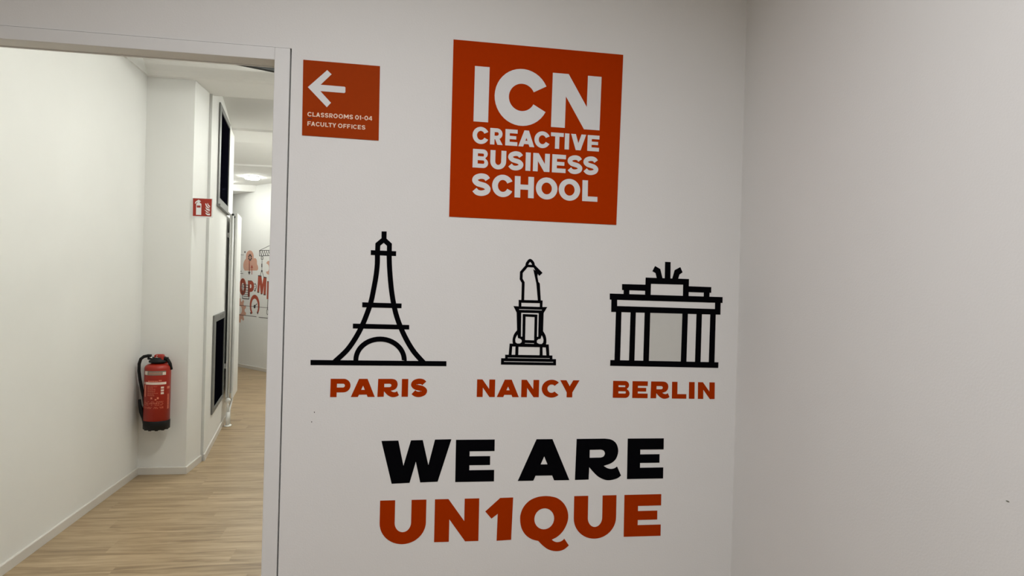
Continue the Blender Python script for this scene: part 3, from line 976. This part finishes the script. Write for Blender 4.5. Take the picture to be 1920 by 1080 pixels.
# --- tall radiator on the cabinet side wall
rs0, rs1 = 1.43, 1.96
f0, f1 = 0.045, 0.098
rz1, rz0 = 2.165, 0.275
rp0 = K0 + kd * rs0
ra = thing('radiator', (rp0.x, rp0.y, rz0), 'tall white panel radiator on the corridor wall before the mural', 'radiator')


def kbox(bm, s0, s1, a0, a1, z0, z1, bev=0.0):
    t = bmesh.new()
    F_ = [K0 + kd * s0 + nK * a0, K0 + kd * s1 + nK * a0, K0 + kd * s1 + nK * a1, K0 + kd * s0 + nK * a1]
    prism(t, [(p.x, p.y) for p in F_], z0, z1)
    if bev:
        bmesh.ops.bevel(t, geom=t.edges[:], offset=bev, segments=2, affect='EDGES', profile=0.5)
    me = bpy.data.meshes.new('t'); t.to_mesh(me); t.free(); bm.from_mesh(me); bpy.data.meshes.remove(me)


bm = bmesh.new(); kbox(bm, rs0, rs1, f1 - 0.022, f1, rz0, rz1, .005); link('front_panel', bm, 'radiator', ra)
bm = bmesh.new(); kbox(bm, rs0, rs1, f0 - 0.02, f0, rz0 + .01, rz1 - .01, .005); link('rear_panel', bm, 'radiator', ra)
bm = bmesh.new()
for k in range(9):
    s = rs0 + .03 + k * .047
    kbox(bm, s, s + .012, f0, f1 - .022, rz0 + .05, rz1 - .05)
kbox(bm, rs0 + .004, rs1 - .004, f0 - .015, f1 - .005, rz1 - .03, rz1 - .012)
link('convector_fins', bm, 'radiator', ra)['kind'] = 'stuff'
KP = lambda s, a, z: K0 + kd * s + nK * a + Vector((0, 0, z))
bm = bmesh.new()
tube(bm, [KP(rs0 - .012, f1 - .042, rz1 - .015), KP(rs0 - .012, f1 - .042, rz0 - 0.02)], .010, 12)
tube(bm, [KP(rs0 - .012, f1 - .042, rz1 - .015), KP(rs0 + .02, f1 - .042, rz1 - .015)], .010, 12)
link('side_pipe', bm, 'radiator', ra, True)
bm = bmesh.new(); tube(bm, [KP(rs0 - .03, f1 - .042, rz1 - .02), KP(rs0 - .018, f1 - .042, rz1 - .02)], .011, 12)
o = link('vent_plug', bm, 'track', ra, True)
bm = bmesh.new()
zv = 0.262
cv = KP(rs0 - .03, f1 - .042, zv)
ico = bmesh.ops.create_icosphere(bm, subdivisions=3, radius=.026, matrix=Matrix.Translation(cv))
tube(bm, [KP(rs0 - .03, f1 - .042, zv), KP(rs0 + .04, f1 - .042, zv + .004)], .017, 12)
link('valve', bm, 'radiator', ra, True)
bm = bmesh.new()
ft = KP(rs0 - .03, f1 - .042, 0)
tube(bm, [ft + Vector((0, 0, .012)), ft + Vector((0, 0, zv * .55))], .019, 14)
tube(bm, [ft + Vector((0, 0, zv * .5)), ft + Vector((0, 0, zv))], .009, 12)
link('supply_pipe', bm, 'radiator', ra, True)
bm = bmesh.new()
rt = KP(rs0 + .01, f1 - .03, 0)
tube(bm, [rt + Vector((0, 0, .012)), rt + Vector((0, 0, .14)), rt + kd * .01 + Vector((0, 0, .17)), rt + kd * .12 + nK * .01 + Vector((0, 0, rz0 - .03)), rt + kd * .14 + nK * .01 + Vector((0, 0, rz0 + .01))], .011, 12)
link('supply_pipe', bm, 'radiator', ra, True)
bm = bmesh.new()
lathe(bm, (ft.x, ft.y), [(.036, .0005), (.036, .008), (.02, .014)], 20); link('floor_rose', bm, 'radiator', ra, True)
bm = bmesh.new(); lathe(bm, (rt.x, rt.y), [(.026, .0005), (.026, .008), (.013, .014)], 20); link('floor_rose', bm, 'radiator', ra, True)
bm = bmesh.new()
bm.free()
for z in (rz1 - .25, rz0 + .3):
    for q0 in (rs0 + .06, rs1 - .09):
        bm = bmesh.new(); kbox(bm, q0, q0 + .03, 0.0005, f0 - .02, z, z + .05); link('wall_bracket', bm, 'radiator', ra)

# --- ceiling lamps
LL = ['round white ceiling lamp nearest the door, over the left corridor wall', 'round white ceiling lamp just before the pillar beam', 'added unseen round lamp on the low beam beside the pillar, brightening the cabinet side wall', 'round white ceiling lamp between the two ceiling vaults', 'added unseen round lamp inside the farther ceiling vault, brightening the end wall',
      'lit round ceiling lamp seen at the far end of the corridor', 'round ceiling lamp closest to the mural wall']
for (loc, p), lab in zip(HALL, LL):
    k = [i for i in range(len(pr) - 1) if pr[i][0] <= loc[1] < pr[i + 1][0]][0]
    zc = pr[k][1] + (pr[k + 1][1] - pr[k][1]) * (loc[1] - pr[k][0]) / (pr[k + 1][0] - pr[k][0])
    th = thing('ceiling_lamp', (loc[0], loc[1], zc), lab, 'lamp', 'round lamps on the corridor ceiling')
    bm = bmesh.new(); lathe(bm, loc[:2], [(.118, zc - .0005), (.118, zc - .008), (.105, zc - .013)], 32); link('rim', bm, 'white', th, True)
    mk = 'drum_%d' % p
    if mk not in M:
        M[mk] = material('glowing lamp drum', (.9, .9, .88, 1), .4, noise=.001, emit=((*HALL_C, 1), p))
    bm = bmesh.new(); lathe(bm, loc[:2], [(.104, zc - .0135), (.104, zc - .030), (.098, zc - .037), (.08, zc - .041)], 24); link('diffuser', bm, mk, th)
for x, y in ((-0.12, 0.45), (-0.9, -1.7)):
    th = thing('room_ceiling_lamp', (x, y, RH), 'round white ceiling lamp in the room, behind the viewer' if y < -1 else 'round white ceiling lamp in the room, nearer the lettered wall', 'lamp', 'round lamps on the room ceiling')
    bm = bmesh.new(); lathe(bm, (x, y), [(.30, RH - .0005), (.30, RH - .018), (.285, RH - .024)], 32); link('rim', bm, 'white', th, True)
    bm = bmesh.new(); lathe(bm, (x, y), [(.275, RH - .024), (.275, RH - .027)], 32); link('diffuser', bm, 'lamp', th, True)

# --- dark track rail below the corridor ceiling, right behind the door head
a = on_y(455, 120, 5.2)
zt_ = a.z + 0.0
A = on_plane(462, 119.5, (0, 0, 3.03), Vector((0, 0, 1))); B = on_plane(530, 133.5, (0, 0, 3.03), Vector((0, 0, 1)))
dd = (B - A).normalized(); A2 = A - dd * .5; B2 = B + dd * .9
nn = Vector((-dd.y, dd.x, 0))
tr = thing('track_rail', ((A2.x + B2.x) / 2, (A2.y + B2.y) / 2, 3.10), 'slim dark rail hanging under the corridor ceiling beside the door head', 'rail')
bm = bmesh.new()
fp = [A2 - nn * .02, B2 - nn * .02, B2 + nn * .02, A2 + nn * .02]
prism(bm, [(p.x, p.y) for p in fp], 3.012, 3.07)
link('rail', bm, 'track', tr)
for f in (.15, .5, .85):
    bm = bmesh.new(); p = A2.lerp(B2, f); tube(bm, [(p.x, p.y, 3.069), (p.x, p.y, 3.0995)], .006, 8); link('hanger', bm, 'white', tr)

# --- mural on the end wall
Gn = nG
Zm = zm(440, 450, 6.747)
Q = lambda p: on_plane(*Zm(*p), G1, Gn)
mu = Q((250, 600))
mur = thing('wall_mural', (mu.x, mu.y, Q((250, 1040)).z), 'orange and black printed mural with crane, cloud and letters on the corridor end wall', 'mural')


def ms(name, mat, shapes, t=.0004, sep=False):
    if sep:
        for sh in shapes:
            ms(name, mat, [sh], t)
        return
    bm = bmesh.new()
    for i, (o, h) in enumerate(shapes):
        slab(bm, [Q(p) for p in o], [[Q(p) for p in x] for x in h], Gn, 0.0001, t + .00005 * (i % 5))
    return link(name, bm, mat, mur)


pl = lambda pts, wd=7: (stroke(pts, wd), [])
ms('cloud', 'salmon', [(smooth([(143, 235), (146, 180, 1), (165, 145, 1), (193, 132, 1), (222, 148, 1), (240, 190, 1), (240, 232), (262, 230, 1), (280, 255, 1), (283, 305), (295, 335, 1), (296, 370, 1), (282, 386), (128, 388), (112, 355, 1), (110, 310, 1), (122, 265, 1)]), [])])
gear = []
for k in range(16):
    rr = 1.0 if k % 2 else .78
    for e_ in (-.35, .35):
        t = (k + e_) * math.pi / 8
        gear.append((195 + 24 * rr * math.cos(t), 222 + 48 * rr * math.sin(t)))
ms('cloud_gear', 'ink', [(gear, [arc(195, 222, 10, 22, 0, 360, 16)[:-1]])], .001)
ms('arrow', 'mural_red', [pl([(186, 262), (186, 410)], 9), pl([(218, 350), (218, 436)], 7), ([(204, 352), (232, 352), (218, 315)], [])], .0012)
ms('arrow_tip', 'ink', [([(168, 402), (202, 402), (184, 442)], []), pl([(186, 300), (186, 402)], 4)], .0014)
jib = [pl([(312, 133), (560, 128)], 8), pl([(312, 202), (560, 194)], 8), pl([(314, 133), (314, 202)], 7), pl([(310, 135), (560, 14)], 6)]
for k in range(9):
    x = 322 + k * 27
    jib.append(pl([(x, 137), (x + 18, 198)], 6)); jib.append(pl([(x + 18, 198), (x + 26, 137)], 4))
jib += [pl([(335, 212), (360, 212)], 8), pl([(337, 210), (337, 246)], 6), pl([(359, 210), (359, 246)], 6), pl([(335, 242), (361, 242)], 8), pl([(346, 246), (344, 385)], 5), pl([(344, 300), (344, 345)], 12),
        pl([(344, 380), (322, 452)], 5), pl([(344, 380), (368, 470)], 5), (arc(344, 392, 9, 14, 0, 360, 12)[:-1], [])]
ms('crane', 'ink', jib)
ms('wrench', 'salmon', [(smooth([(400, 295), (410, 275, 1), (430, 264, 1), (455, 280, 1), (468, 320, 1), (470, 370, 1), (455, 420, 1), (430, 438, 1), (405, 425, 1), (398, 398), (420, 395, 1), (432, 375, 1), (434, 345, 1), (428, 318, 1), (415, 305, 1)]), [])])
ms('letter', 'mural_red', [(arc(103, 592, 43, 108, 0, 360, 30)[:-1], [arc(103, 592, 14, 50, 0, 360, 20)[:-1]])])
ms('letter', 'mural_red', [([(168, 515), (200, 513), (225, 520), (242, 548), (246, 590), (238, 635), (218, 655), (192, 658), (190, 720), (166, 716)], [[(194, 560), (208, 562), (214, 585), (208, 608), (193, 610)]])])
ms('letter', 'mural_red', [([(297, 450), (338, 455), (350, 560), (366, 470), (404, 476), (393, 694), (365, 690), (372, 575), (352, 682), (330, 680), (318, 560), (310, 664), (285, 660)], [])])
ms('letter', 'mural_red', [([(412, 525), (470, 528), (470, 570), (440, 568), (439, 615), (468, 618), (467, 655), (438, 652), (437, 700), (468, 704), (466, 750), (405, 748)], [])])
ms('letter_shadow', 'ink', [([(296, 446), (339, 451), (338, 462), (296, 457)], []), ([(366, 464), (405, 470), (404, 480), (366, 476)], []), ([(285, 655), (311, 659), (310, 670), (284, 666)], []), ([(329, 676), (353, 678), (350, 688), (329, 686)], []),
                            ([(364, 686), (394, 690), (392, 700), (364, 697)], []), ([(168, 511), (215, 513), (215, 521), (168, 519)], []), ([(411, 520), (470, 524), (470, 532), (411, 528)], [])], .0008, True)
clip = [pl([(98, 565), (180, 572)], 8), pl([(99, 565), (99, 742)], 6), pl([(180, 572), (180, 748)], 6), pl([(96, 740), (182, 748)], 10)]
for zy in (600, 632, 660, 686, 712):
    clip.append(pl([(112, zy), (172, zy + 4)], 7))
clip += [pl([(60, 590), (148, 594)], 4), pl(arc(103, 592, 30, 82, 0, 180, 12), 4), pl(arc(103, 592, 22, 95, 180, 360, 12), 4), pl([(60, 670), (60, 720)], 7)]
ms('clipboard', 'ink', clip, .0012)
ms('light_bulb', 'ink', [pl(arc(258, 592, 15, 42, 130, -130, 14), 6), pl([(246, 560), (262, 566)], 5), pl([(248, 585), (266, 590)], 5), pl([(250, 610), (266, 616)], 5), ([(248, 636), (268, 638), (256, 656)], [])], .0012)
gp = []
for k in range(20):
    rr = 1.0 if k % 2 else .76
    for e_ in (-.32, .32):
        t = (k + e_) * math.pi / 10
        gp.append((66 + 80 * rr * math.cos(t), 890 + 155 * rr * math.sin(t)))
ms('gear', 'salmon', [(gp, [arc(66, 885, 26, 52, 0, 360, 20)[:-1]])])
ms('gauge', 'mural_red', [(arc(253, 830, 62, 138, 128, 412, 30) + arc(253, 842, 42, 100, 412, 128, 30), [])])
ms('gauge_needle', 'ink', [(arc(252, 842, 12, 24, 0, 360, 14)[:-1], []), pl([(255, 838), (282, 805)], 8), ], .001)
ms('gauge_tip', 'ink', [([(192, 915), (214, 915), (205, 945)], []), ([(283, 915), (302, 915), (292, 945)], [])], .001, True)
ms('plug_line', 'ink', [pl([(420, 750), (415, 880)], 6), pl([(415, 870), (406, 890), (407, 935), (416, 945), (424, 930), (423, 890), (415, 872)], 5)], .0008)
ms('printed_line', 'ink', [pl([(54, 825), (560, 872)], 5), pl([(54, 945), (275, 970)], 7), pl([(305, 978), (560, 1003)], 7),
                       pl([(70, 186), (118, 189)], 4), pl([(62, 393), (88, 395)], 6), pl([(62, 420), (108, 424)], 6), ([(120, 152), (130, 138), (140, 153), (131, 168)], [])], .0008, True)
